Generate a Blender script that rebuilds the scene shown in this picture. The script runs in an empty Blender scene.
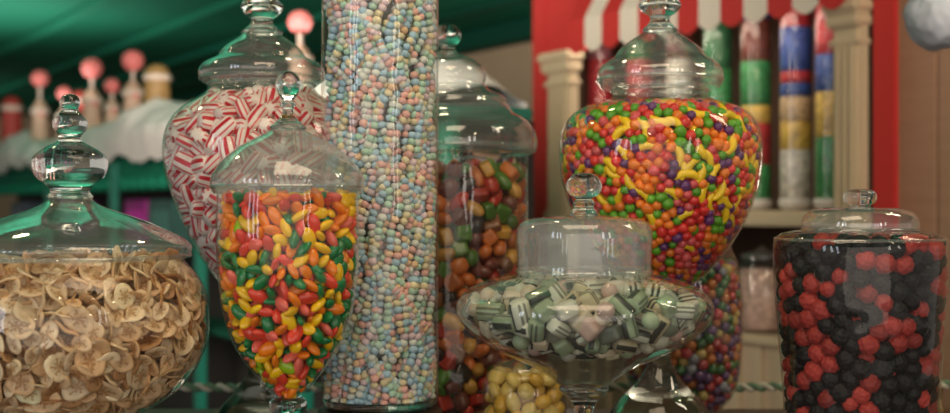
import bpy, bmesh, math, random
import numpy as np
from mathutils import Vector, noise, kdtree
random.seed(3); rng=np.random.default_rng(7)
F=950*48/36.0; CZ=1.35; HOR=206.5
sc=bpy.context.scene
COUNTER=CZ-0.33

# ---------------------------------------------------------------- materials
def newmat(name):
    m=bpy.data.materials.new(name); m.use_nodes=True
    nt=m.node_tree; return m,nt,nt.nodes["Principled BSDF"]
def mat(name,col,rough=.5,metal=0,noise_amt=0,scale=20,bump=0,spec=.5,sub=0,coat=0):
    m,nt,b=newmat(name)
    b.inputs["Base Color"].default_value=(*col,1); b.inputs["Roughness"].default_value=rough
    b.inputs["Metallic"].default_value=metal; b.inputs["Specular IOR Level"].default_value=spec
    b.inputs["Coat Weight"].default_value=coat
    if noise_amt or bump:
        tc=nt.nodes.new("ShaderNodeTexCoord"); n=nt.nodes.new("ShaderNodeTexNoise")
        n.inputs["Scale"].default_value=scale; n.inputs["Detail"].default_value=5
        nt.links.new(tc.outputs["Object"],n.inputs["Vector"])
        if noise_amt:
            mx=nt.nodes.new("ShaderNodeMix"); mx.data_type='RGBA'
            mx.inputs[6].default_value=(*[c*(1-noise_amt) for c in col],1)
            mx.inputs[7].default_value=(*[min(1,c*(1+noise_amt)) for c in col],1)
            nt.links.new(n.outputs["Fac"],mx.inputs[0]); nt.links.new(mx.outputs[2],b.inputs["Base Color"])
        if bump:
            bp=nt.nodes.new("ShaderNodeBump"); bp.inputs["Strength"].default_value=bump
            nt.links.new(n.outputs["Fac"],bp.inputs["Height"]); nt.links.new(bp.outputs[0],b.inputs["Normal"])
    return m
def wood(name,c1,c2,rough=.4):
    m,nt,b=newmat(name)
    tc=nt.nodes.new("ShaderNodeTexCoord"); mp=nt.nodes.new("ShaderNodeMapping"); mp.inputs["Scale"].default_value=(1,8,8)
    n=nt.nodes.new("ShaderNodeTexNoise"); n.inputs["Scale"].default_value=6; n.inputs["Detail"].default_value=6
    mx=nt.nodes.new("ShaderNodeMix"); mx.data_type='RGBA'; mx.inputs[6].default_value=(*c1,1); mx.inputs[7].default_value=(*c2,1)
    nt.links.new(tc.outputs["Object"],mp.inputs[0]); nt.links.new(mp.outputs[0],n.inputs["Vector"])
    nt.links.new(n.outputs["Fac"],mx.inputs[0]); nt.links.new(mx.outputs[2],b.inputs["Base Color"]); b.inputs["Roughness"].default_value=rough
    return m
def candymat(name,rough=.3,coat=.3,sub=0,spec=.5,bump=0,lo=.78,hi=1.15,sc_=160):
    m,nt,b=newmat(name)
    a=nt.nodes.new("ShaderNodeAttribute"); a.attribute_name="Col"
    tc=nt.nodes.new("ShaderNodeTexCoord"); n=nt.nodes.new("ShaderNodeTexNoise"); n.inputs["Scale"].default_value=sc_
    nt.links.new(tc.outputs["Object"],n.inputs["Vector"])
    mr=nt.nodes.new("ShaderNodeMapRange"); mr.inputs[3].default_value=lo; mr.inputs[4].default_value=hi
    nt.links.new(n.outputs["Fac"],mr.inputs[0])
    vm=nt.nodes.new("ShaderNodeVectorMath"); vm.operation='SCALE'
    nt.links.new(a.outputs["Color"],vm.inputs[0]); nt.links.new(mr.outputs[0],vm.inputs["Scale"])
    nt.links.new(vm.outputs[0],b.inputs["Base Color"])
    b.inputs["Roughness"].default_value=rough; b.inputs["Coat Weight"].default_value=coat; b.inputs["Coat Roughness"].default_value=.12
    b.inputs["Specular IOR Level"].default_value=spec
    if bump:
        bp=nt.nodes.new("ShaderNodeBump"); bp.inputs["Strength"].default_value=bump; bp.inputs["Distance"].default_value=.002
        nt.links.new(n.outputs["Fac"],bp.inputs["Height"]); nt.links.new(bp.outputs[0],b.inputs["Normal"])
    return m
def thinglass(name,tint=(.97,.98,.97),base=.05,edge=.75,pw=3.5,haze=0.0):
    m=bpy.data.materials.new(name); m.use_nodes=True; nt=m.node_tree; nt.nodes.clear()
    out=nt.nodes.new("ShaderNodeOutputMaterial"); tr=nt.nodes.new("ShaderNodeBsdfTransparent"); tr.inputs[0].default_value=(*tint,1)
    gl=nt.nodes.new("ShaderNodeBsdfGlossy"); gl.inputs["Roughness"].default_value=.04; gl.inputs["Color"].default_value=(1,1,1,1)
    lw=nt.nodes.new("ShaderNodeLayerWeight"); lw.inputs["Blend"].default_value=.5
    p=nt.nodes.new("ShaderNodeMath"); p.operation='POWER'; p.inputs[1].default_value=pw
    q=nt.nodes.new("ShaderNodeMath"); q.operation='MULTIPLY_ADD'; q.inputs[1].default_value=edge; q.inputs[2].default_value=base
    nt.links.new(lw.outputs["Facing"],p.inputs[0]); nt.links.new(p.outputs[0],q.inputs[0])
    mx=nt.nodes.new("ShaderNodeMixShader"); nt.links.new(q.outputs[0],mx.inputs[0])
    src=tr.outputs[0]
    if haze:
        df=nt.nodes.new("ShaderNodeBsdfDiffuse"); df.inputs[0].default_value=(.8,.83,.82,1)
        m2=nt.nodes.new("ShaderNodeMixShader"); m2.inputs[0].default_value=haze
        nt.links.new(tr.outputs[0],m2.inputs[1]); nt.links.new(df.outputs[0],m2.inputs[2]); src=m2.outputs[0]
    nt.links.new(src,mx.inputs[1]); nt.links.new(gl.outputs[0],mx.inputs[2]); nt.links.new(mx.outputs[0],out.inputs[0])
    tc=nt.nodes.new("ShaderNodeTexCoord"); n=nt.nodes.new("ShaderNodeTexNoise"); n.inputs["Scale"].default_value=11
    bp=nt.nodes.new("ShaderNodeBump"); bp.inputs["Strength"].default_value=.4; bp.inputs["Distance"].default_value=.012
    nt.links.new(tc.outputs["Object"],n.inputs["Vector"]); nt.links.new(n.outputs["Fac"],bp.inputs["Height"]); nt.links.new(bp.outputs[0],gl.inputs["Normal"])
    return m
GL=thinglass("jar_glass",haze=.010,base=.030); GLID=thinglass("lid_glass",tint=(.93,.95,.94),base=.08,edge=.85,pw=2.4,haze=.08)
GFROST=thinglass("frosted_lid_glass",tint=(.85,.88,.86),base=.06,edge=.8,pw=2.6,haze=.18)
def solidglass():
    m=bpy.data.materials.new("solid_glass"); m.use_nodes=True; nt=m.node_tree; nt.nodes.clear()
    out=nt.nodes.new("ShaderNodeOutputMaterial"); g=nt.nodes.new("ShaderNodeBsdfGlass"); g.inputs["IOR"].default_value=1.48
    g.inputs["Color"].default_value=(.93,.96,.96,1); nt.links.new(g.outputs[0],out.inputs[0]); return m
GS=solidglass()

# ---------------------------------------------------------------- helpers
def link(o,parent=None):
    sc.collection.objects.link(o)
    if parent: o.parent=parent
    return o
def group(name,loc=(0,0,0),rz=0,parent=None):
    e=bpy.data.objects.new(name,None); e.empty_display_size=.05; e.location=loc; e.rotation_euler=(0,0,rz); return link(e,parent)
def meshobj(name,verts,faces,m,parent=None,smooth=True):
    me=bpy.data.meshes.new(name); me.from_pydata([tuple(v) for v in verts],[],faces); me.update()
    if smooth: me.polygons.foreach_set("use_smooth",[True]*len(me.polygons))
    if m: me.materials.append(m)
    return link(bpy.data.objects.new(name,me),parent)
def box(name,parent,x0,x1,y0,y1,z0,z1,m,bev=0.004):
    bm=bmesh.new(); bmesh.ops.create_cube(bm,size=1)
    for v in bm.verts:
        v.co=Vector(((x0+x1)/2+v.co.x*(x1-x0),(y0+y1)/2+v.co.y*(y1-y0),(z0+z1)/2+v.co.z*(z1-z0)))
    if bev: bmesh.ops.bevel(bm,geom=bm.edges[:],offset=bev,segments=2,affect='EDGES')
    me=bpy.data.meshes.new(name); bm.to_mesh(me); bm.free(); me.materials.append(m)
    return link(bpy.data.objects.new(name,me),parent)
def smoothprof(pts,k=5):
    out=[]; n=len(pts)
    for i in range(n-1):
        p0=pts[max(i-1,0)];p1=pts[i];p2=pts[i+1];p3=pts[min(i+2,n-1)]
        for j in range(k):
            t=j/k; q=[]
            for a in (0,1):
                q.append(.5*((2*p1[a])+(-p0[a]+p2[a])*t+(2*p0[a]-5*p1[a]+4*p2[a]-p3[a])*t*t+(-p0[a]+3*p1[a]-3*p2[a]+p3[a])*t**3))
            out.append((max(0,q[0]),q[1]))
    out.append(pts[-1]); return out
def lathe(name,pts,m,parent=None,loc=(0,0,0),seg=72,k=5,smooth=True,zmin=None):
    if k>1: pts=smoothprof(pts,k)
    if zmin is not None: pts=[(r,max(z,zmin)) for r,z in pts]
    V=[];Fc=[];rings=[]
    for r,z in pts:
        if r<1e-6: rings.append([len(V)]); V.append((loc[0],loc[1],loc[2]+z))
        else:
            rings.append(list(range(len(V),len(V)+seg)))
            for i in range(seg):
                a=2*math.pi*i/seg; V.append((loc[0]+r*math.cos(a),loc[1]+r*math.sin(a),loc[2]+z))
    for A,B in zip(rings[:-1],rings[1:]):
        for i in range(seg):
            j=(i+1)%seg
            a0,a1=(A[i],A[j]) if len(A)>1 else (A[0],A[0]); b0,b1=(B[i],B[j]) if len(B)>1 else (B[0],B[0])
            f=[a0,b0,b1,a1]; g=[]
            for x in f:
                if x not in g: g.append(x)
            if len(g)>=3: Fc.append(g)
    o=meshobj(name,V,Fc,m,parent,smooth)
    bm=bmesh.new(); bm.from_mesh(o.data); bmesh.ops.recalc_face_normals(bm,faces=bm.faces[:]); bm.to_mesh(o.data); bm.free()
    return o
def tri(V,Fq,role):
    f=[];r=[]
    for q,ro in zip(Fq,role):
        for i in range(1,len(q)-1): f.append((q[0],q[i],q[i+1])); r.append(ro)
    return dict(v=np.array(V,float),f=np.array(f,int),role=np.array(r,int))
def t_lathe(prof,seg,rolefn,sx=1,sy=1,warp=None):
    V=[];Fq=[];R=[];rings=[]
    for r,z in prof:
        if r<1e-6: rings.append([len(V)]); V.append([0,0,z])
        else:
            rings.append(list(range(len(V),len(V)+seg)))
            for i in range(seg):
                a=2*math.pi*i/seg; V.append([r*math.cos(a)*sx,r*math.sin(a)*sy,z])
    for k,(A,B) in enumerate(zip(rings[:-1],rings[1:])):
        for i in range(seg):
            j=(i+1)%seg
            a0,a1=(A[i],A[j]) if len(A)>1 else (A[0],A[0]); b0,b1=(B[i],B[j]) if len(B)>1 else (B[0],B[0])
            g=[]
            for x in (a0,a1,b1,b0):
                if x not in g: g.append(x)
            Fq.append(g); R.append(rolefn(i,k))
    if warp: V=[warp(v) for v in V]
    return tri(V,Fq,R)
def ball(seg=12,rg=7,sx=1,sy=1,sz=1,pw=1,warp=None):
    prof=[(math.sin(math.pi*i/rg)**pw,-math.cos(math.pi*i/rg)*sz) for i in range(rg+1)]
    prof[0]=(0,prof[0][1]); prof[-1]=(0,prof[-1][1])
    return t_lathe(prof,seg,lambda i,k:0,sx,sy,warp)
def cubic(sx,sy,sz,rolefn=lambda f:0,layers=1):
    bm=bmesh.new(); bmesh.ops.create_cube(bm,size=2)
    bmesh.ops.subdivide_edges(bm,edges=bm.edges[:],cuts=6,use_grid_fill=True)
    for v in bm.verts:
        c=v.co; k=(abs(c.x)**6+abs(c.y)**6+abs(c.z)**6)**(1/6); v.co=c/k
        v.co.x*=sx; v.co.y*=sy; v.co.z*=sz
    V=[v.co[:] for v in bm.verts]; Fq=[];R=[]
    for f in bm.faces: Fq.append([v.index for v in f.verts]); R.append(rolefn(f.calc_center_median()))
    bm.free(); return tri(V,Fq,R)
def berry():
    bm=bmesh.new(); bmesh.ops.create_icosphere(bm,subdivisions=4,radius=1)
    n=34; D=[]
    for i in range(n):
        z=1-2*(i+.5)/n; a=i*2.39996; s=math.sqrt(1-z*z); D.append(Vector((s*math.cos(a),s*math.sin(a),z)))
    w=.40
    for v in bm.verts:
        d=max(v.co.normalized().dot(x) for x in D); ang=math.acos(min(1,d))
        v.co=v.co.normalized()*(.82+.20*math.sqrt(max(0,1-(ang/w)**2)))
        v.co.z*=1.1
    bm.verts.ensure_lookup_table()
    V=[v.co[:] for v in bm.verts]; Fq=[[v.index for v in f.verts] for f in bm.faces]; bm.free()
    return tri(V,Fq,[0]*len(Fq))
def banana():
    V=[];Fq=[];n=11;s=8
    for k in range(n):
        t=k/(n-1); a=(t-.5)*2.1; r=.80*math.sin(math.pi*(.05+.90*t))**.6
        c=Vector((2.3*math.sin(a),2.3*math.cos(a)-1.7,0)); ra=Vector((math.sin(a),math.cos(a),0))
        for i in range(s):
            b=2*math.pi*i/s; V.append(tuple(c+ra*r*math.cos(b)+Vector((0,0,1))*r*math.sin(b)))
    for k in range(n-1):
        for i in range(s): Fq.append([k*s+i,k*s+(i+1)%s,(k+1)*s+(i+1)%s,(k+1)*s+i])
    Fq.append(list(range(s))[::-1]); Fq.append([(n-1)*s+i for i in range(s)])
    return tri(V,Fq,[0]*len(Fq))
def rotmats(q):
    q=q/np.linalg.norm(q,axis=1,keepdims=True); w,x,y,z=q.T
    return np.stack([np.stack([1-2*(y*y+z*z),2*(x*y-z*w),2*(x*z+y*w)],-1),
                     np.stack([2*(x*y+z*w),1-2*(x*x+z*z),2*(y*z-x*w)],-1),
                     np.stack([2*(x*z-y*w),2*(y*z+x*w),1-2*(x*x+y*y)],-1)],1)
def frames(nrm,tilt):
    n=nrm+rng.normal(0,1,nrm.shape)*tilt; n/=np.linalg.norm(n,axis=1,keepdims=True)
    h=rng.normal(0,1,n.shape); x=np.cross(h,n); x/=np.linalg.norm(x,axis=1,keepdims=True); y=np.cross(n,x)
    return np.stack([x,y,n],-1)
def instmesh(name,parent,parts,m):
    VV=[];FF=[];CC=[];off=0
    for T,P,M,S,C in parts:
        if len(P)==0: continue
        v=np.einsum('nij,vj->nvi',M,T['v'])*S[:,None,None]+P[:,None,:]
        nv=len(T['v']); N=len(P)
        f=T['f'][None]+(np.arange(N)*nv)[:,None,None]+off
        VV.append(v.reshape(-1,3)); FF.append(f.reshape(-1,3)); off+=N*nv
        CC.append(C[:,T['role'],:].reshape(-1,3))
    V=np.concatenate(VV);Fa=np.concatenate(FF);C=np.concatenate(CC)
    me=bpy.data.meshes.new(name); me.vertices.add(len(V)); me.vertices.foreach_set("co",V.astype(np.float32).ravel())
    me.loops.add(len(Fa)*3); me.loops.foreach_set("vertex_index",Fa.astype(np.int32).ravel())
    me.polygons.add(len(Fa)); me.polygons.foreach_set("loop_start",(np.arange(len(Fa))*3).astype(np.int32))
    me.update(calc_edges=True)
    me.polygons.foreach_set("use_smooth",np.ones(len(Fa),bool))
    at=me.attributes.new("Col",'FLOAT_COLOR','FACE')
    at.data.foreach_set("color",np.concatenate([C,np.ones((len(C),1))],1).astype(np.float32).ravel())
    me.materials.append(m); me.update()
    return link(bpy.data.objects.new(name,me),parent)
def pack_points(prof,ztop,r,pack,layers=2.3,heap=0,it=22,wall=.002):
    pr=sorted(prof,key=lambda p:p[1]); zs=np.array([p[1] for p in pr]); rs=np.array([p[0] for p in pr])-wall
    R=lambda z:np.interp(z,zs,rs)
    def sl(z): return np.sqrt(1+np.clip((R(z+.002)-R(z-.002))/.004,-3,3)**2)
    zb=zs[0]; zz=np.linspace(zb,ztop,200); ok=zz[R(zz)>1.1*r]; zmin=max(ok[0]+r*.3,r*1.6)
    Rm=rs.max()
    def top(P): return ztop+heap*np.sin(P[:,0]*60+1)*np.cos(P[:,1]*50)
    def depth(P):
        rho=np.hypot(P[:,0],P[:,1]); return np.minimum((R(P[:,2])-rho)/sl(P[:,2]),top(P)-P[:,2])
    T=rng.uniform([-Rm,-Rm,zmin],[Rm,Rm,ztop],(200000,3)); d=depth(T)
    okm=(d>r*.9)&(d<r*2*layers); frac=okm.mean(); vol=frac*4*Rm*Rm*(ztop-zmin)
    N=int(pack*vol/(4/3*math.pi*r**3)); P=T[okm][:N].copy(); N=len(P)
    for k in range(it):
        kd=kdtree.KDTree(N)
        for i,p in enumerate(P): kd.insert(p,i)
        kd.balance(); D=np.zeros_like(P)
        for i in range(N):
            pi=P[i]
            for co,j,dd in kd.find_range(pi,2*r):
                if j>i and dd>1e-7:
                    w=(2*r-dd)/dd*.3; dx=(pi[0]-co[0])*w;dy=(pi[1]-co[1])*w;dz=(pi[2]-co[2])*w
                    D[i,0]+=dx;D[i,1]+=dy;D[i,2]+=dz;D[j,0]-=dx;D[j,1]-=dy;D[j,2]-=dz
        ln=np.linalg.norm(D,axis=1,keepdims=True); D*=np.minimum(1,r*.6/np.maximum(ln,1e-9)); P+=D
        rho=np.hypot(P[:,0],P[:,1]); P[:,:2]*=(1+.12*r/np.maximum(rho,r))[:,None]
        P[:,2]=np.clip(P[:,2],zmin,None); P[:,2]=np.minimum(P[:,2],top(P)-r*.6)
        rho=np.hypot(P[:,0],P[:,1]); lim=np.maximum(R(P[:,2])-r*sl(P[:,2]),r*.05); P[:,:2]*=np.minimum(1,lim/np.maximum(rho,1e-9))[:,None]
    g=(R(P[:,2]+.002)-R(P[:,2]-.002))/.004; rho=np.maximum(np.hypot(P[:,0],P[:,1]),1e-6)
    nr=np.stack([P[:,0]/rho,P[:,1]/rho,-np.clip(g,-2,2)],1); nr/=np.linalg.norm(nr,axis=1,keepdims=True)
    tp=(top(P)-P[:,2]<1.5*r)&(R(P[:,2])-rho>2*r); nr[tp]=(0,0,1)
    return P,nr
def pick(pal,N,jit=.12):
    w=np.array([p[1] for p in pal],float); w/=w.sum(); idx=rng.choice(len(pal),N,p=w)
    C=np.array([p[0] for p in pal])[idx]; return np.clip(C*(1+rng.normal(0,jit,(N,1))),0,1),idx

class Jar:
    def __init__(s,name,px,d):
        s.s=d/F; s.x=(px-475)*s.s; s.y=d; s.g=group(name,(s.x,s.y,COUNTER+.0012)); s.d=d
    def P(s,pts): return [(hw*s.s,CZ-(y-HOR)*s.s-COUNTER) for hw,y in pts]
    def z(s,y): return CZ-(y-HOR)*s.s-COUNTER
    def lathe(s,name,pts,m,k=5,seg=96): return lathe(name,s.P(pts),m,s.g,seg=seg,k=k,zmin=0)
    def floor_y(s): return HOR+.33/s.s
    def rim(s,name,hw,y,t=1.6):
        R=hw*s.s; r=t*s.s; z=s.z(y)
        return lathe(name,[(R+r*math.cos(a),z+r*math.sin(a)) for a in [i*math.pi/5 for i in range(11)]],GLID,s.g,seg=96,k=1)
    def fill(s,name,pts,ytop,rpx,pack,templ,m,core=(.05,.03,.02),heap=0,layers=2.3,sj=.08,vis=1):
        """pieces bigger than the packing radius are pulled back and scaled so none crosses the glass"""
        prof=smoothprof(s.P(pts),5); r=rpx*s.s
        P,nr=pack_points(prof,s.z(ytop),r,pack,layers,heap)
        N=len(P); w=np.array([t[1] for t in templ],float); w/=w.sum(); idx=rng.choice(len(templ),N,p=w)
        pr=sorted(prof,key=lambda p:p[1]); zs=np.array([p[1] for p in pr]); rs=np.array([p[0] for p in pr])
        parts=[]
        for k,(T,_,colf,tilt) in enumerate(templ):
            q=idx==k; n=int(q.sum())
            M=rotmats(rng.normal(0,1,(n,4))) if tilt is None else frames(nr[q],tilt)
            S=vis*r*(1+rng.normal(0,sj,n)); Pq=P[q].copy()
            for _ in range(4):
                v=np.einsum('nij,vj->nvi',M,T['v'])*S[:,None,None]+Pq[:,None,:]
                over=(np.hypot(v[...,0],v[...,1])-(np.interp(v[...,2],zs,rs)-.0012)).max(1)
                over=np.clip(over,0,.02); rho=np.maximum(np.hypot(Pq[:,0],Pq[:,1]),1e-6)
                Pq[:,:2]*=np.maximum(0,1-over/rho)[:,None]; low=over>.001; Pq[low,2]+=np.clip(nr[q][low][:,2],-1,0)*-over[low]*.5
            parts.append((T,Pq,M,S,colf(n)))
        instmesh(name,s.g,parts,m)
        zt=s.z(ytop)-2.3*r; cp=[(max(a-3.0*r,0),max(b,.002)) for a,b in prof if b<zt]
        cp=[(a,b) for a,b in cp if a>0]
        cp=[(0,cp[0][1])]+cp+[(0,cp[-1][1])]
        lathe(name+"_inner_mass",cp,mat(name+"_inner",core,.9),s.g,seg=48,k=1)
def palf(pal,jit=.12):
    def f(n):
        C,_=pick(pal,n,jit); return C[:,None,:]
    return f

# ================================================================ JARS
A=Jar("banana_chip_jar",70,1.35)
fy=A.floor_y()
A.lathe("lid_finial",[(0,95),(7,97),(10,104),(8,111),(12,116),(17,123),(16,130),(11,137),(13,143),(24,149),(35,158),(37,168),(33,178),(23,186),(19,193),(22,199),(0,200)],GS)
A.lathe("lid",[(20,196),(24,203),(38,210),(62,218),(88,228),(108,238),(118,246),(119,252),(116,259)],GLID)
A.rim("lid_rim",117,257,2.4)
bodyA=[(108,256),(113,264),(124,276),(133,294),(137,320),(135,345),(125,370),(108,391),(84,408),(52,424),(24,433),(0,436)]
A.lathe("glass_body",bodyA,GL)
A.lathe("glass_foot",[(0,434),(16,437),(11,448),(9,462),(12,480),(32,496),(58,508),(62,fy-2),(60,fy),(0,fy)],GS)
def chip(seed,sx,sy,w1,w2):
    rr=random.Random(seed); ph=[rr.uniform(0,6.28) for _ in range(4)]
    prof=[(0,.06),(.16,.06),(.38,.075),(.62,.085),(.86,.09),(1,.03),(.97,-.06),(.6,-.07),(0,-.06)]
    def role(i,k):
        if k==1: return 1 if i%4!=0 else 2
        if k==2: return 1 if i%4==1 else 2
        if k==0: return 1
        return {3:0,4:0,5:3}.get(k,0)
    def warp(v):
        a=math.atan2(v[1],v[0]); q=1+.06*math.sin(2*a+ph[0])+.05*math.sin(3*a+ph[1])+.025*math.sin(7*a+ph[2])
        x,y=v[0]*q,v[1]*q
        return [x,y,v[2]+w1*x*x+w2*y*y+.05*math.sin(5*x+ph[3])]
    return t_lathe(prof,20,role,sx,sy,warp)
def chipcol(n):
    b,_=pick([((.86,.60,.36),3),((.74,.46,.24),2),((.92,.70,.46),3),((.50,.26,.11),1)],n,.11)
    return np.stack([b,b*np.array([.56,.43,.30]),b*.86,np.clip(b*np.array([.78,.66,.5]),0,1)],1)
chips=[(chip(k,sx,sy,a,b),w,chipcol,t) for k,(sx,sy,a,b,w,t) in enumerate([(1,.95,.08,-.04,3,.5),(1.15,.85,-.06,.05,3,.6),(.75,.6,.12,0,2,None),(1.1,1,.1,.05,2,.6),(1,.5,-.1,.1,1.3,None)])]
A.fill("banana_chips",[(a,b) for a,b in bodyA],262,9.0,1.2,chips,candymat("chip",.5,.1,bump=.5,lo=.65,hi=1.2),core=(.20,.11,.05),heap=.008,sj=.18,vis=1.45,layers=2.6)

B=Jar("peppermint_candy_jar",262,1.68); fy=B.floor_y()
B.lathe("lid_finial",[(0,-22),(8,-20),(12,-12),(10,-4),(15,0),(21,7),(18,14),(11,20),(13,27),(20,34),(0,36)],GS)
B.lathe("lid",[(15,28),(22,38),(34,46),(40,52),(44,58),(56,64),(62,71),(61,80),(56,85)],GLID)
B.rim("lid_rim",60,80,2)
bodyB=[(52,82),(54,92),(66,101),(82,112),(93,128),(97,148),(95,172),(87,200),(76,228),(62,255),(46,278),(28,294),(10,302),(0,303)]
B.lathe("glass_body",bodyB,GL); B.rim("mouth_rim",53,86,1.6)
B.lathe("glass_foot",[(0,300),(12,304),(9,315),(16,326),(10,340),(9,355),(14,372),(24,388),(40,406),(54,428),(60,fy-3),(58,fy),(0,fy)],GS)
pillow=t_lathe([(0,-1.3),(.6,-1.27),(.8,-1.1),(.86,-.5),(.9,0),(.86,.5),(.8,1.1),(.6,1.27),(0,1.3)],28,lambda i,k:0 if k in(0,7) else (1 if i%7 in(0,1) else (2 if i%7==4 else 0)),1,.72)
def pepcol(n):
    w=np.tile([.90,.77,.71],(n,1))*(1+rng.normal(0,.05,(n,1))); r=np.tile([.62,.01,.03],(n,1)); return np.clip(np.stack([w,r,np.tile([.75,.10,.11],(n,1))],1),0,1)
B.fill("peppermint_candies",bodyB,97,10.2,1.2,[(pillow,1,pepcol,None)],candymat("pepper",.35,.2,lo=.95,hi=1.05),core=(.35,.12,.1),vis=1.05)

C=Jar("jelly_bean_jar",288,1.35); fy=C.floor_y()
C.lathe("lid_finial",[(0,72),(7,74),(12,81),(12,90),(8,98),(5,102),(8,106),(5,110),(7,117),(13,124),(18,130),(0,132)],GS)
C.lathe("lid",[(12,126),(20,133),(36,141),(50,149),(63,160),(71,170),(76,180),(76,189),(73,195)],GFROST)
C.rim("lid_rim",75,188,2.2)
bodyC=[(70,188),(70,200),(71,240),(69,280),(65,310),(57,338),(46,358),(34,374),(22,388),(12,398),(0,402)]
C.lathe("glass_body",bodyC,GL)
C.lathe("glass_foot",[(0,397),(16,400),(19,408),(14,418),(9,432),(8,460),(14,486),(36,502),(52,fy-4),(52,fy),(0,fy)],GS)
bean=ball(14,10,.78,.52,1.28,1.15)
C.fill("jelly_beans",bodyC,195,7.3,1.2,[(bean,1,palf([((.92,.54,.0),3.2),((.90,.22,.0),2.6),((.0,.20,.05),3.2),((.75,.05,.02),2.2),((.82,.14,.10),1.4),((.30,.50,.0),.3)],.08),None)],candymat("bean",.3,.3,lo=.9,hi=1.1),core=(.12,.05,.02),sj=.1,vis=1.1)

D=Jar("candy_necklace_cylinder_jar",380,1.5); fy=D.floor_y()
D.lathe("glass_body",[(0,404),(50,404),(57,402),(58.5,396),(58.5,300),(58.5,100),(58.5,-60),(58.5,-170)],GL,k=1,seg=128)
D.lathe("glass_base",[(0,400),(52,400),(57,397),(57.8,401),(56,406),(50,408),(0,408)],GS,k=1)
D.lathe("lid",[(60,-168),(60,-180),(40,-184),(12,-186),(14,-200),(8,-208),(0,-210)],GLID,k=3)
D.lathe("wood_riser",[(0,408.3),(58,408.3),(62,411),(62,fy-2),(60,fy),(0,fy)],wood("riser_wood",(.02,.012,.008),(.05,.03,.02)),k=1)
bead=ball(10,6,1,1,.78,.75)
Rc=56.8*D.s; br=4.4*D.s
pp=[];tt=[]
for lay,(ncol,dr) in enumerate([(39,0),(36,-1.2*br),(28,-2.3*br)]):
    R=Rc-br+dr
    for i in range(ncol):
        th0=2*math.pi*(i+rng.uniform(-.25,.25))/ncol; ro=-abs(rng.normal(0,.7))*br; z=D.z(398)+rng.uniform(0,br)
        ph,p2=rng.uniform(0,6.28,2); fr=rng.uniform(25,60)
        def th(z): return th0+.24*math.sin(24*z+2*th0+lay*2)+.13*math.sin(51*z+3*th0+1.3)+.05*math.sin(110*z+5*th0+2)+.04*math.sin(fr*z+ph)
        while z<D.z(-160):
            a=th(z); dz=.001; da=(th(z+dz)-a)/dz
            tg=Vector((-math.sin(a)*da*R,math.cos(a)*da*R,1)); L=tg.length; tg/=L
            rr=min(R+ro+.5*br*math.sin(80*z+ph)+.2*br*math.sin(170*z+p2),Rc-br)
            if rng.random()>.03: pp.append((rr*math.cos(a)+rng.normal(0,.04*br),rr*math.sin(a)+rng.normal(0,.04*br),z)); tt.append(tuple(tg))
            z+=1.54*br/L
pp=np.array(pp);tt=np.array(tt)
Cc,_=pick([((.62,.65,.60),3),((.36,.54,.66),3.2),((.76,.42,.37),2.2),((.73,.63,.40),2),((.42,.63,.50),2.2),((.68,.52,.56),1.6),((.76,.50,.30),.5)],len(pp),.07)
instmesh("candy_necklace_beads",D.g,[(bead,pp,frames(tt,.2),br*(1+rng.normal(0,.05,len(pp))),Cc[:,None,:])],candymat("bead",.6,.05,lo=.9,hi=1.1))
lathe("candy_necklace_beads_inner_mass",[(0,D.z(397)),(Rc-4.4*br,D.z(397)),(Rc-4.4*br,D.z(-160)),(0,D.z(-160))],mat("bead_core",(.22,.22,.22),.9),D.g,seg=48,k=1)

E=Jar("gummy_candy_jar",448,1.78); fy=E.floor_y()
E.lathe("lid_finial",[(0,25),(8,27),(13,34),(12,42),(7,48),(9,53),(16,59),(0,61)],GS)
E.lathe("lid",[(14,56),(28,62),(36,69),(38,78),(37,86),(44,92),(56,98),(60,106),(66,114),(78,121),(86,131),(89,142),(88,152),(82,156)],GLID)
E.rim("lid_rim",87,148,2); E.rim("lid_step_rim",58,101,1.6)
bodyE=[(80,154),(80,170),(80,300),(79,380),(76,415),(68,430),(50,fy-1),(0,fy-1)]
E.lathe("glass_body",bodyE,GL,k=2)
gum=ball(12,8,1.15,.8,.9,.7)
gum2=ball(12,8,.75,.75,1.4)
gum3=cubic(.9,.9,.6)
pg=palf([((.56,.15,.03),2.8),((.40,.035,.02),2.4),((.58,.30,.05),1.4),((.08,.18,.03),2),((.16,.045,.03),2.2),((.03,.02,.015),1.2),((.26,.11,.05),1.6)])
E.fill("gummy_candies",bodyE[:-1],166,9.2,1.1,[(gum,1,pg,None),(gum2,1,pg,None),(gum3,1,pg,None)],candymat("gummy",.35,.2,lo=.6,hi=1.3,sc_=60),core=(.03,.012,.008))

Fj=Jar("licorice_candy_jar",584,1.35); fy=Fj.floor_y()
Fj.lathe("lid_finial",[(0,174),(9,175),(16,181),(18,189),(14,196),(8,200),(11,204),(10,209),(14,216),(0,218)],GS)
Fj.lathe("lid",[(10,216),(38,218),(58,221),(66,228),(68,238),(67,255),(67,271),(68,275)],GFROST)
Fj.rim("lid_rim",67,272,2)
bodyF=[(64,270),(67,275),(88,279),(110,287),(124,298),(128,308),(125,320),(113,334),(94,347),(72,358),(52,367),(36,377),(22,388),(0,394)]
Fj.lathe("glass_body",bodyF,thinglass("bowl_glass",tint=(.89,.93,.89),base=.05,edge=.8,pw=3,haze=.04))
Fj.lathe("glass_foot",[(0,388),(24,388),(20,396),(11,406),(9,430),(10,460),(20,484),(48,504),(64,fy-3),(64,fy),(0,fy)],GS)
tube=t_lathe([(0,-1.15),(.75,-1.13),(.88,-1.0),(.88,0),(.88,1.0),(.75,1.13),(0,1.15)],24,lambda i,k:0 if k in(0,5) else (1 if i%12 in(0,1,2) else (2 if i%12 in(6,8) else 0)),1,.9)
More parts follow.
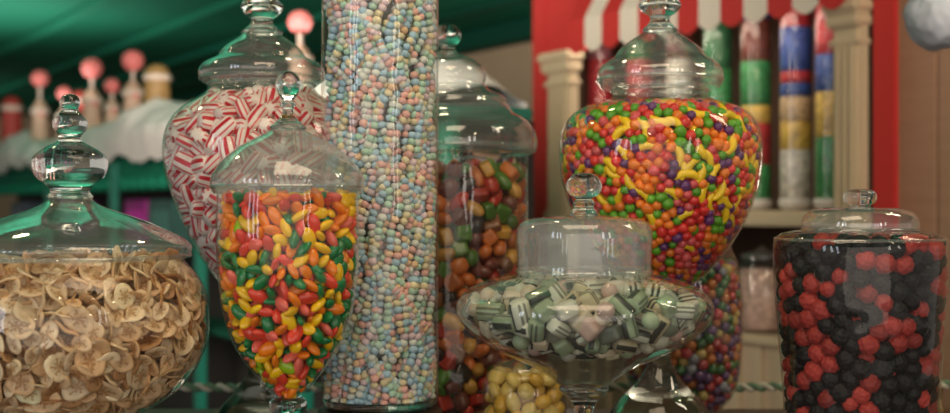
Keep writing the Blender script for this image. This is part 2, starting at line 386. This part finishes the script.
lay=cubic(.85,.85,.85,lambda c:1 if abs(c.z)<.34 and abs(c.z)>.02 else 0)
blk=cubic(1,.75,.75)
peb=ball(14,8,.85,.85,.75)
def zeb(n):
    w,_=pick([((.68,.67,.58),2.4),((.34,.42,.28),1.8),((.56,.46,.32),1.4),((.20,.22,.18),1.3)],n,.1)
    return np.stack([w,np.tile([.025,.03,.025],(n,1)),w*.3],1)
def layc(n):
    w,_=pick([((.68,.58,.38),1),((.62,.63,.55),2),((.58,.42,.35),1)],n,.08); return np.stack([w,np.tile([.03,.028,.025],(n,1))],1)
fillF=[(64,276),(86,283),(108,291),(120,300),(123,309),(118,321),(102,336),(80,348),(55,356),(28,361),(0,363)]
pl=palf([((.74,.61,.47),2),((.70,.46,.42),1),((.74,.71,.62),1.8),((.40,.48,.33),1.2),((.10,.11,.09),.7)])
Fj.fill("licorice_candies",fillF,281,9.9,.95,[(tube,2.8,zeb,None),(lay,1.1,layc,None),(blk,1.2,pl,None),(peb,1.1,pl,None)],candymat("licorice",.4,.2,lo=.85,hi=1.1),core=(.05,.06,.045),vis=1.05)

G=Jar("fruit_candy_jar",660,1.62); fy=G.floor_y()
G.lathe("lid_finial",[(0,-24),(7,-22),(10,-15),(8,-8),(13,-2),(21,5),(18,12),(10,18),(11,24),(17,32),(0,35)],GS)
G.lathe("lid",[(13,26),(18,34),(30,42),(40,50),(46,58),(56,65),(62,73),(62,82),(58,90)],GLID)
G.rim("lid_rim",61,81,2.2)
bodyG=[(47,88),(48,98),(58,103),(78,109),(93,122),(100,142),(100,165),(96,190),(87,215),(75,238),(61,258),(46,275),(28,288),(12,295),(0,297)]
G.lathe("glass_body",bodyG,GL); G.rim("mouth_rim",48,92,1.6)
G.lathe("glass_foot",[(0,292),(14,297),(10,308),(17,320),(11,334),(9,350),(14,368),(26,386),(42,402),(54,425),(60,fy-3),(58,fy),(0,fy)],GS)
rb=ball(12,8,.98,.98,.98); rs=ball(12,8,1,1,1.15,1,lambda v:[v[0]*(1-.25*v[2]),v[1]*(1-.25*v[2]),v[2]])
pf=palf([((.66,.025,.02),3),((.84,.20,.01),3.2),((.10,.34,.01),2.6),((.12,.025,.14),1.7),((.64,.08,.09),1.5)],.12)
fc=candymat("fruit",.32,.2,lo=.9,hi=1.1)
G.fill("fruit_candies",bodyG,106,5.2,1.08,[(rb,4,pf,None),(rs,2.2,pf,None),(banana(),.7,palf([((.92,.60,.01),1)],.03),.12)],fc,core=(.08,.03,.02))

H=Jar("raspberry_gummy_jar",860,1.4); fy=H.floor_y()
H.lathe("lid_knob",[(0,190),(11,191),(16,196),(15,203),(10,207),(14,212),(0,213)],GS)
H.lathe("lid",[(12,208),(36,209),(50,213),(56,220),(57,228),(55,235)],GLID)
H.rim("lid_rim",56,231,2)
bodyH=[(52,232),(64,232),(77,235),(84,242),(85,255),(84,290),(80,340),(76,390),(73,440),(68,480),(58,fy-1),(0,fy-1)]
H.lathe("glass_body",bodyH,GL)
H.rim("shoulder_rim",83,240,1.6)
bj=berry()
H.fill("raspberry_gummies",bodyH[:-1],238,9.5,1.1,[(bj,1,palf([((.40,.04,.032),1),((.30,.028,.022),.7)],.12),None),(bj,1.3,palf([((.007,.005,.006),1)],.1),None)],candymat("berrymat",.55,.02,bump=.3,spec=.28),core=(.02,.004,.004))

I=Jar("mixed_candy_jar",682,1.95); fy=I.floor_y()
bodyI=[(44,238),(48,248),(56,268),(60,300),(60,340),(57,375),(48,398),(34,412),(22,fy-1),(0,fy-1)]
I.lathe("glass_body",bodyI,GL)
I.lathe("lid",[(0,206),(8,207),(9,214),(5,219),(12,223),(32,228),(48,236),(50,244)],GLID)
I.fill("mixed_candies",bodyI[:-1],262,5.5,1.0,[(rb,1,palf([((.35,.03,.03),2),((.4,.12,.02),2),((.04,.12,.03),2),((.10,.04,.12),2),((.4,.28,.08),1),((.25,.25,.28),1)]),None)],fc,core=(.04,.02,.02))

J=Jar("lemon_drop_jar",524,1.60); fy=J.floor_y()
bodyJ=[(30,368),(38,376),(42,396),(42,440),(36,fy-4),(30,fy),(0,fy)]
J.lathe("glass_body",bodyJ,GL)
J.lathe("lid",[(0,350),(6,351),(7,355),(4,358),(14,361),(28,365),(32,370)],GLID)
J.fill("lemon_drops",bodyJ[:-1],372,9,1.1,[(ball(12,8,1,.8,1.1,.8),1,palf([((.64,.38,.05),1),((.70,.52,.14),1)]),None)],fc,core=(.2,.12,.02))

# ================================================================ counter + rope
ct=group("display_counter")
wd=wood("counter_wood",(.06,.03,.018),(.12,.07,.04))
box("top",ct,-1.2,1.15,1.08,2.07,COUNTER-.04,COUNTER,wd)
box("front_panel",ct,-1.15,1.1,1.12,1.15,0,COUNTER-.04,wd)
box("back_panel",ct,-1.15,1.1,2.0,2.03,0,COUNTER-.04,wd)
rp=group("rope_rail",(0,2.045,COUNTER))
brass=mat("brass",(.35,.25,.12),.35,1)
for k,x in enumerate([-1.1,-.65,-.15,.75,1.1]):
    lathe("post_%d"%(k+1),[(0,.045),(.006,.043),(.007,.036),(.004,.03),(.004,.006),(.010,.002),(.010,0),(0,0)],brass,rp,(x,0,0),seg=20,k=2,zmin=0)
def strand(name,ph,m):
    cu=bpy.data.curves.new(name,'CURVE'); cu.dimensions='3D'; cu.bevel_depth=.0042; cu.bevel_resolution=3
    sp=cu.splines.new('POLY'); xs=np.arange(-1.1,1.10,.003); sp.points.add(len(xs)-1)
    for i,x in enumerate(xs):
        a=x*2*math.pi/.035+ph; sag=.006*math.cos(x*9)
        sp.points[i].co=(x,.0038*math.cos(a),.040+sag*.5+.0038*math.sin(a),1)
    cu.materials.append(m); link(bpy.data.objects.new(name,cu),rp)
strand("rope_strand_1",0,mat("rope_white",(.50,.47,.38),.8)); strand("rope_strand_2",math.pi,mat("rope_green",(.12,.20,.12),.8))

# ================================================================ background
RZ=math.atan2(-.853,.522)
def tt_(px,n): return n/(.853*(px-475)/F+.522)
def U(px,n): a=(px-475)/F; return tt_(px,n)*(.522*a-.853)
def Z(px,py,n): return CZ-(py-HOR)/F*tt_(px,n)
CEIL=CZ+.9
green=mat("green_paint",(.010,.19,.115),.85,noise_amt=.15,scale=3,spec=.2)
dgreen=mat("dark_green",(.006,.08,.05),.8,spec=.2)
teal=mat("teal_paint",(.010,.17,.12),.5)
cream=mat("cream_paint",(.58,.46,.31),.6,noise_amt=.12,scale=4)
creamd=mat("cream_wall",(.58,.44,.30),.8,noise_amt=.12,scale=2)
red=mat("red_paint",(.58,.03,.028),.55)
white=mat("awning_white",(.80,.70,.60),.7)
tan=wood("tan_boards",(.34,.19,.12),(.47,.29,.20),.6)
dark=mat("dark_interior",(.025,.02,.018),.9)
fl=wood("floor_wood",(.08,.045,.025),(.14,.08,.05))
box("floor",None,-12,6,-3,14,-.05,0,fl,0)
box("ceiling",None,-12,6,-3,14,CEIL,CEIL+.05,green,0)
rm=group("wall_back",rz=RZ)
box("plaster",rm,-13,0,3.455,3.55,0,CEIL,creamd,0)
tr=group("trim_1",rz=RZ)
box("cornice",tr,-13,0,3.33,3.455,CEIL-.10,CEIL,dgreen,.01)
for k,n in enumerate([2.95,2.45,1.95,1.45,.95,.45]):
    box("ceiling_batten_%d"%k,tr,-13,0,n,n+.06,CEIL-.03,CEIL,dgreen if k==0 else green,.006)
wl=group("wall_left",rz=RZ); box("plaster",wl,-13.1,-13,-1,3.5,0,CEIL,creamd,0)
n=2.25; wr=group("wall_right",rz=RZ)
u0=U(893,n); k=0; u=u0
while u<u0+.72:
    box("board_%d"%k,wr,u,u+.115,n,n+.03,0,CEIL,tan,.004); u+=.118; k+=1
# ---- booth
bo=group("candy_dispenser_booth",rz=RZ); n=2.18
ZT=CZ+.455
box("red_post_left",bo,U(532,n+.01),U(546,n+.01),n+.01,n+.03,0,CZ+.80,red,.004)
box("red_post_right",bo,U(872,n),U(896,n),n,n+.012,0,CZ+.80,red,.004)
box("red_fascia",bo,U(534,n+.01),U(584,n+.01),n+.012,n+.03,ZT,CZ+.80,red,.004)
box("cream_fascia",bo,U(841,n),U(871,n),n-.02,n+.01,ZT,CZ+.80,cream,.004)
for nm,a,b in (("left",553,577),("right",839,867)):
    ua,ub=U(a,n),U(b,n); c=(ua+ub)/2; w=(ub-ua)/2
    box("column_"+nm,bo,c-w,c+w,n-.025,n+.012,0,ZT-.05,cream,.008)
    for q,off in enumerate((-.5,0,.5)): box("flute_%s_%d"%(nm,q),bo,c+off*w-.006,c+off*w+.006,n-.031,n-.025,CZ-.12,ZT-.09,cream,.002)
    box("capital_"+nm,bo,c-w*1.2,c+w*1.2,n-.04,n+.014,ZT-.06,ZT-.03,cream,.006)
    box("capital_top_"+nm,bo,c-w*1.35,c+w*1.35,n-.05,n+.016,ZT-.03,ZT,cream,.008)
    box("collar_"+nm,bo,c-w*1.12,c+w*1.12,n-.033,n+.013,ZT-.10,ZT-.085,cream,.004)
uL,uR=U(549,n),U(870,n)
aL,aR=U(568,n-.06),U(846,n-.06)
ns=13; dw=(aR-aL)/ns
for k in range(ns):
    a=aL+k*dw; m=red if k%2==0 else white
    V=[];Fc=[];sg=10
    for i in range(sg+1):
        t=i/sg; uu=a+dw*t; sc_=-.02*math.sin(math.pi*t)
        V+= [(uu,n-.06,ZT-.002+sc_),(uu,n-.06,ZT+.075),(uu,n+.0,ZT+.18),(uu,n+.12,ZT+.36)]
    for i in range(sg):
        for j in range(3): Fc.append((i*4+j,(i+1)*4+j,(i+1)*4+j+1,i*4+j+1))
    o=meshobj("awning_stripe_%02d"%k,V,Fc,m,bo,False); md=o.modifiers.new("s","SOLIDIFY"); md.thickness=.004
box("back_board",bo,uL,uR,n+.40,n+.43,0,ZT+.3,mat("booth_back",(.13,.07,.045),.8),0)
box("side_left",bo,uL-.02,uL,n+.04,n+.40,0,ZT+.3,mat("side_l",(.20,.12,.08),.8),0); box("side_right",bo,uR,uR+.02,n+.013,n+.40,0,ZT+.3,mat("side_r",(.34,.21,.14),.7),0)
zs=Z(760,211,n); zs2=Z(760,226,n)
box("shelf",bo,uL,uR,n-.02,n+.40,zs2,zs,cream,.005)
box("shelf_lower",bo,uL,uR,n-.02,n+.40,Z(757,344,n),Z(757,335,n),cream,.005)
box("lower_panel",bo,uL,uR,n+.0,n+.03,0,Z(757,344,n),creamd,0)
u=uL+.05; q=0
while u<uR-.03: box("slat_%d"%q,bo,u,u+.03,n-.012,n,0,Z(757,346,n),cream,.003); u+=.075; q+=1
def tubemat(name,c):
    m,nt,b=newmat(name); tc=nt.nodes.new("ShaderNodeTexCoord"); v=nt.nodes.new("ShaderNodeTexVoronoi"); v.inputs["Scale"].default_value=70
    nt.links.new(tc.outputs["Object"],v.inputs["Vector"]); mr=nt.nodes.new("ShaderNodeMapRange"); mr.inputs[3].default_value=1.15; mr.inputs[4].default_value=.4
    nt.links.new(v.outputs["Distance"],mr.inputs[0]); vm=nt.nodes.new("ShaderNodeVectorMath"); vm.operation='SCALE'; vm.inputs[0].default_value=c
    nt.links.new(mr.outputs[0],vm.inputs["Scale"]); nt.links.new(vm.outputs[0],b.inputs["Base Color"]); b.inputs["Roughness"].default_value=.6; return m
TC=dict(r=(.50,.02,.03),b=(.03,.08,.34),g=(.03,.26,.07),y=(.72,.46,.08),w=(.68,.62,.55),c=(.62,.42,.24),br=(.18,.035,.02),dg=(.02,.15,.05),p=(.5,.16,.2))
TM={k:tubemat("tube_"+k,v) for k,v in TC.items()}
nn=n+.13
tubes=[(600,[(-20,60,'p'),(60,120,'r'),(120,205,'y')]),(640,[(-20,60,'g'),(60,120,'r'),(120,205,'b')]),(680,[(-20,25,'r'),(25,60,'br'),(60,120,'w'),(120,205,'g')]),
 (718,[(-20,22,'r'),(22,70,'dg'),(70,120,'g'),(120,160,'y'),(160,205,'r')]),
 (756,[(-20,20,'b'),(20,62,'br'),(62,106,'g'),(106,124,'y'),(124,165,'r'),(165,205,'g')]),
 (796,[(-20,28,'r'),(28,72,'b'),(72,84,'r'),(84,97,'b'),(97,122,'c'),(122,150,'y'),(150,205,'w')]),
 (832,[(-20,22,'r'),(22,55,'r'),(55,92,'b'),(92,137,'y'),(137,205,'g')])]
for ti,(px,segs) in enumerate(tubes):
    u=U(px,nn); R=.0385
    for si,(y0,y1,c) in enumerate(segs):
        z0,z1=Z(px,y1,nn),Z(px,y0,nn)
        if si==len(segs)-1: z0=zs+.03
        lathe("tube_%d_candy_%d"%(ti,si),[(0,z0),(R-.003,z0),(R,z0+.003),(R,z1-.003),(R-.003,z1),(0,z1)],TM[c],bo,(u,nn,0),seg=28,k=1)
    lathe("tube_%d_glass"%ti,[(R+.002,zs+.02),(R+.002,Z(px,-20,nn))],GL,bo,(u,nn,0),seg=32,k=1)
    lathe("tube_%d_base"%ti,[(0,zs),(R*.7,zs),(R*1.1,zs+.012),(R*1.1,zs+.03),(0,zs+.03)],mat("tube_base%d"%ti,(.5,.46,.42),.4),bo,(u,nn,0),seg=28,k=1)
zl=Z(757,335,n)
pm=[tubemat("pastel_a",(.68,.44,.40)),tubemat("pastel_b",(.66,.56,.48)),tubemat("pastel_c",(.62,.40,.33))]
for k,px in enumerate([620,690,762,822]):
    g=group("pastel_jar",parent=bo); u=U(px,n+.07); R=.062; h=zs2-zl-.05
    lathe("candies",[(0,zl+.006),(R-.01,zl+.006),(R-.004,zl+.02),(R-.004,zl+h*.72),(0,zl+h*.75)],pm[k%3],g,(u,n+.07,0),seg=36,k=1)
    lathe("glass_body",[(0,zl),(R-.006,zl),(R,zl+.01),(R,zl+h*.78),(R*.8,zl+h*.85)],GL,g,(u,n+.07,0),seg=48,k=1)
    lathe("lid",[(R*.85,zl+h*.85),(R*.85,zl+h*.90),(R*.3,zl+h*.93),(.012,zl+h*.96),(0,zl+h)],GLID,g,(u,n+.07,0),seg=48,k=1)
# ---- left ledge cabinet with snow
n=1.40; cb=group("green_display_cabinet",rz=RZ)
DP=.24
uA,uB=-7.9,U(534,n+DP)
zl0=Z(170,150,n); zl1=zl0+.03
box("ledge",cb,uA,uB,n-.02,n+DP,zl0,zl1,teal,.006)
box("valance",cb,uA,uB-.01,n+.03,n+.05,zl0-.10,zl0,green,.004)
u=uA+.04; q=0
while u<uB-.04: 
    lathe("bead_%d"%q,[(0,-.03),(.02,-.02),(.028,0),(.02,.02),(0,.03)],green,cb,(u,n+.03,zl0-.11),seg=10,k=1); u+=.12; q+=1
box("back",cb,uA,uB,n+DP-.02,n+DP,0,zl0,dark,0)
box("plinth",cb,uA,uB,n+.02,n+DP-.02,0,.5,dgreen,.005)
for k,px in enumerate([45,110,196,300,420]):
    uu=U(px,n); wv=.022+.012*(px/530)
    box("post_%d"%k,cb,uu-wv,uu+wv,n,n+.03,0,zl0,teal,.005)
for k,y in enumerate([250,330]):
    zz=Z(196,y,n); box("inner_shelf_%d"%k,cb,uA,uB,n+.06,n+DP-.02,zz-.02,zz,dgreen,.003)
for k,(px,c) in enumerate([(140,(.34,.02,.24)),(70,(.12,.03,.12)),(20,(.05,.08,.12)),(165,(.03,.10,.09))]):
    uu=U(px,n+.1); zz=Z(196,250,n)
    box("carton_%d"%k,cb,uu-.15,uu+.15,n+.08,n+.20,zz,zz+.17,mat("carton%d"%k,c,.5,noise_amt=.4,scale=12),.006)
    box("carton_label_%d"%k,cb,uu-.10,uu+.10,n+.077,n+.08,zz+.04,zz+.13,mat("label%d"%k,tuple(x*2 for x in c),.5),.001)
V=[];Fc=[]; su=np.arange(uA,uB-.01,.025); cs=20
for i,uu in enumerate(su):
    e=min(1,(uB-.01-uu)/.18)**.5
    hh=.125+.025*math.sin(uu*2.3)+.02*math.sin(uu*5.1)
    for j in range(cs+1):
        a=math.pi*(j/cs)*1.16-.30
        nx=-math.cos(a)*.135; zz=math.sin(a)*hh
        d=noise.noise(Vector((uu*3.2,nx*5,zz*6)))*.04+noise.noise(Vector((uu*11,nx*16,zz*16)))*.022
        V.append((uu,n+.105+nx*(1+d*3),zl1+.002+(max(-.07,(zz*1.0+d*1.3)*e) if j<cs*.35 else max(0,(zz+d)*e))))
for i in range(len(su)-1):
    for j in range(cs): Fc.append((i*(cs+1)+j,i*(cs+1)+j+1,(i+1)*(cs+1)+j+1,(i+1)*(cs+1)+j))
meshobj("snow_blanket",V,Fc,mat("snow",(.90,.82,.80),.9,noise_amt=.08,scale=20,bump=.6),cb)
pink=mat("pink_candy",(.85,.22,.22),.45,noise_amt=.15,scale=30); fbody=mat("figurine_body",(.62,.40,.30),.5,noise_amt=.4,scale=40)
fw=mat("figurine_white",(.78,.62,.55),.6); brn=mat("figurine_brown",(.42,.24,.09),.5,noise_amt=.3,scale=40); redc=mat("figurine_red",(.5,.06,.05),.6)
ni=n+.105
def figurine(px,py,sc_,kind=0):
    g=group("lollipop_figurine" if kind==0 else "candy_house_figurine",rz=RZ); u=U(px,ni); top=Z(px,py,ni); base=zl1+.09
    h=top-base; R=.042*sc_; L=(u,ni,base)
    if kind==0:
        lathe("base",[(0,0),(.045*sc_,0),(.048*sc_,h*.08),(.040*sc_,h*.2),(.034*sc_,h*.38),(.040*sc_,h*.46),(.024*sc_,h*.56),(.012*sc_,h*.6),(0,h*.6)],fbody,g,L,seg=24,k=3)
        lathe("ruffle",[(0,h*.40),(.042*sc_,h*.42),(.047*sc_,h*.46),(.03*sc_,h*.50),(0,h*.50)],fw,g,L,seg=24,k=2)
        zc=h-R
        lathe("stick",[(.008,h*.5),(.008,zc)],fw,g,L,seg=10,k=1)
        lathe("lolly",[(0,zc-R),(R*.6,zc-R*.8),(R*.97,zc-R*.25),(R,zc+R*.1),(R*.8,zc+R*.6),(R*.4,zc+R*.9),(0,zc+R)],pink,g,L,seg=28,k=4)
        for s_ in(-1,1): lathe("arm_%d"%(s_+2),[(0,-.012),(.012*sc_,-.008),(.014*sc_,0),(.01*sc_,.01),(0,.012)],pink,g,(u+s_*.034*sc_,ni,base+h*.42),seg=12,k=2)
    else:
        m=brn if kind==1 else redc
        lathe("house",[(0,0),(.05*sc_,0),(.052*sc_,h*.1),(.047*sc_,h*.7),(.052*sc_,h*.78),(.040*sc_,h*.92),(.02*sc_,h*.98),(0,h)],m,g,L,seg=24,k=2)
        lathe("icing",[(.050*sc_,h*.72),(.056*sc_,h*.76),(.05*sc_,h*.82)],fw,g,L,seg=24,k=2)
figurine(12,96,1.1,2); figurine(40,70,1.05); figurine(64,86,.8); figurine(92,58,1.1); figurine(112,78,.8); figurine(133,50,1.05); figurine(157,64,1.0,1); figurine(80,90,.7,2); figurine(300,10,.85); figurine(345,25,.8)
nl=1.75; hb=group("hanging_paper_lantern",rz=RZ); uu=U(938,nl); zz=Z(938,18,nl); R=32*tt_(938,nl)/F
bm=bmesh.new(); bmesh.ops.create_icosphere(bm,subdivisions=5,radius=R)
for v in bm.verts:
    d=noise.noise(v.co*28)*.09+noise.noise(v.co*70)*.05; v.co=v.co*(1+d)+Vector((uu,nl,zz))
me=bpy.data.meshes.new("globe"); bm.to_mesh(me); bm.free(); me.polygons.foreach_set("use_smooth",[True]*len(me.polygons)); me.materials.append(mat("lantern",(.36,.39,.46),.85,noise_amt=.2,scale=30)); link(bpy.data.objects.new("globe",me),hb)
lathe("cord",[(.002,zz+R*.9),(.002,CEIL)],dark,hb,(uu,nl,0),seg=8,k=1)

# ================================================================ lights
def area(name,loc,tgt,size,power,col,sy=None):
    l=bpy.data.lights.new(name,'AREA'); l.size=size; l.energy=power; l.color=col
    if sy: l.shape='RECTANGLE'; l.size_y=sy
    o=bpy.data.objects.new(name,l); o.location=loc; o.rotation_euler=(Vector(tgt)-Vector(loc)).to_track_quat('-Z','Y').to_euler(); link(o)
def point(loc,power,col,r=.03):
    l=bpy.data.lights.new("point_light",'POINT'); l.energy=power; l.color=col; l.shadow_soft_size=r
    o=bpy.data.objects.new("point_light",l); o.location=loc; link(o)
for dx in (-.5,0,.5): area("side_light",(-2.2,-.6+dx,1.75),(-.2,1.5,1.25),.16,4.2,(.78,.87,1.0),1.1)  # daylight of the front-left windows, split into narrow strips
for dx in (-.25,.25): area("side_light",(1.7+dx,-1.2,1.8),(.2,1.5,1.25),.14,3.2,(1.0,.92,.82),1.0)  # unseen warm strips, narrowed to give streak highlights on the glass
area("front_fill_light",(-.2,-2.8,1.5),(0,3,1.35),5.0,52,(1.0,.87,.74),2.4)  # unseen area light added behind the camera as frontal fill
area("overhead_light",(0,1.0,2.2),(0,1.6,1.2),.7,8,(1,.78,.54))
for x,y in ((-.9,.3),(-.3,.1),(.35,.2),(.95,.4),(-.1,1.9),(.9,1.7),(-.9,1.9)): point((x,y,2.12),1.5,(1,.76,.48))  # warm string bulbs overhead
for x,y,z in ((-1.3,-.3,1.75),(-.7,-.5,1.65),(.6,-.5,1.7),(1.2,-.2,1.8),(.05,-.6,1.9)): point((x,y,z),.5,(1,.78,.52),.02)  # extra points added behind the camera for small sparkles on glass
area("overhead_light",(1.0,1.5,2.15),(.7,3.2,1.5),.4,9,(1,.82,.62))  # unseen light added to brighten the booth from the front
area("overhead_light",(-1.0,2.2,1.9),(-2.0,5.0,1.6),1.0,56,(1,.86,.72))  # unseen light added to brighten the ledge figurines and snow
cth=math.cos(RZ); sth=math.sin(RZ)
def W(u,n,z): return (u*cth-n*sth,u*sth+n*cth,z)
area("booth_fill_light",W((uL+uR)/2,2.16,ZT+.02),W((uL+uR)/2,2.40,CZ),.9,1.6,(1,.85,.68),.06)  # added under the awning to brighten the candy tubes
area("ceiling_uplight",(-.9,3.8,1.85),(-.9,4.0,3),1.2,9,(1,.92,.8)); area("ceiling_uplight",(-2.4,5.6,1.85),(-2.4,5.8,3),1.4,14,(1,.92,.8)); area("ceiling_uplight",(-5.0,8.5,1.85),(-5,8.8,3),2,20,(1,.92,.8))  # upward area lights added to brighten the green ceiling
point((.15,4.6,1.6),10,(1,.85,.68),.08)  # added point light that lifts the dark back wall and ceiling
w=bpy.data.worlds.new("World"); sc.world=w; w.use_nodes=True
w.node_tree.nodes["Background"].inputs[0].default_value=(1,.90,.80,1); w.node_tree.nodes["Background"].inputs[1].default_value=.42
cd=bpy.data.cameras.new("Camera"); cd.lens=48; cd.sensor_width=36; cd.clip_start=.05
cd.dof.use_dof=True; cd.dof.focus_distance=1.40; cd.dof.aperture_fstop=3.8
co=bpy.data.objects.new("Camera",cd); co.location=(0,0,CZ); co.rotation_euler=(math.pi/2,0,0); link(co); sc.camera=co
sc.view_settings.view_transform='Standard'; sc.view_settings.look='None'
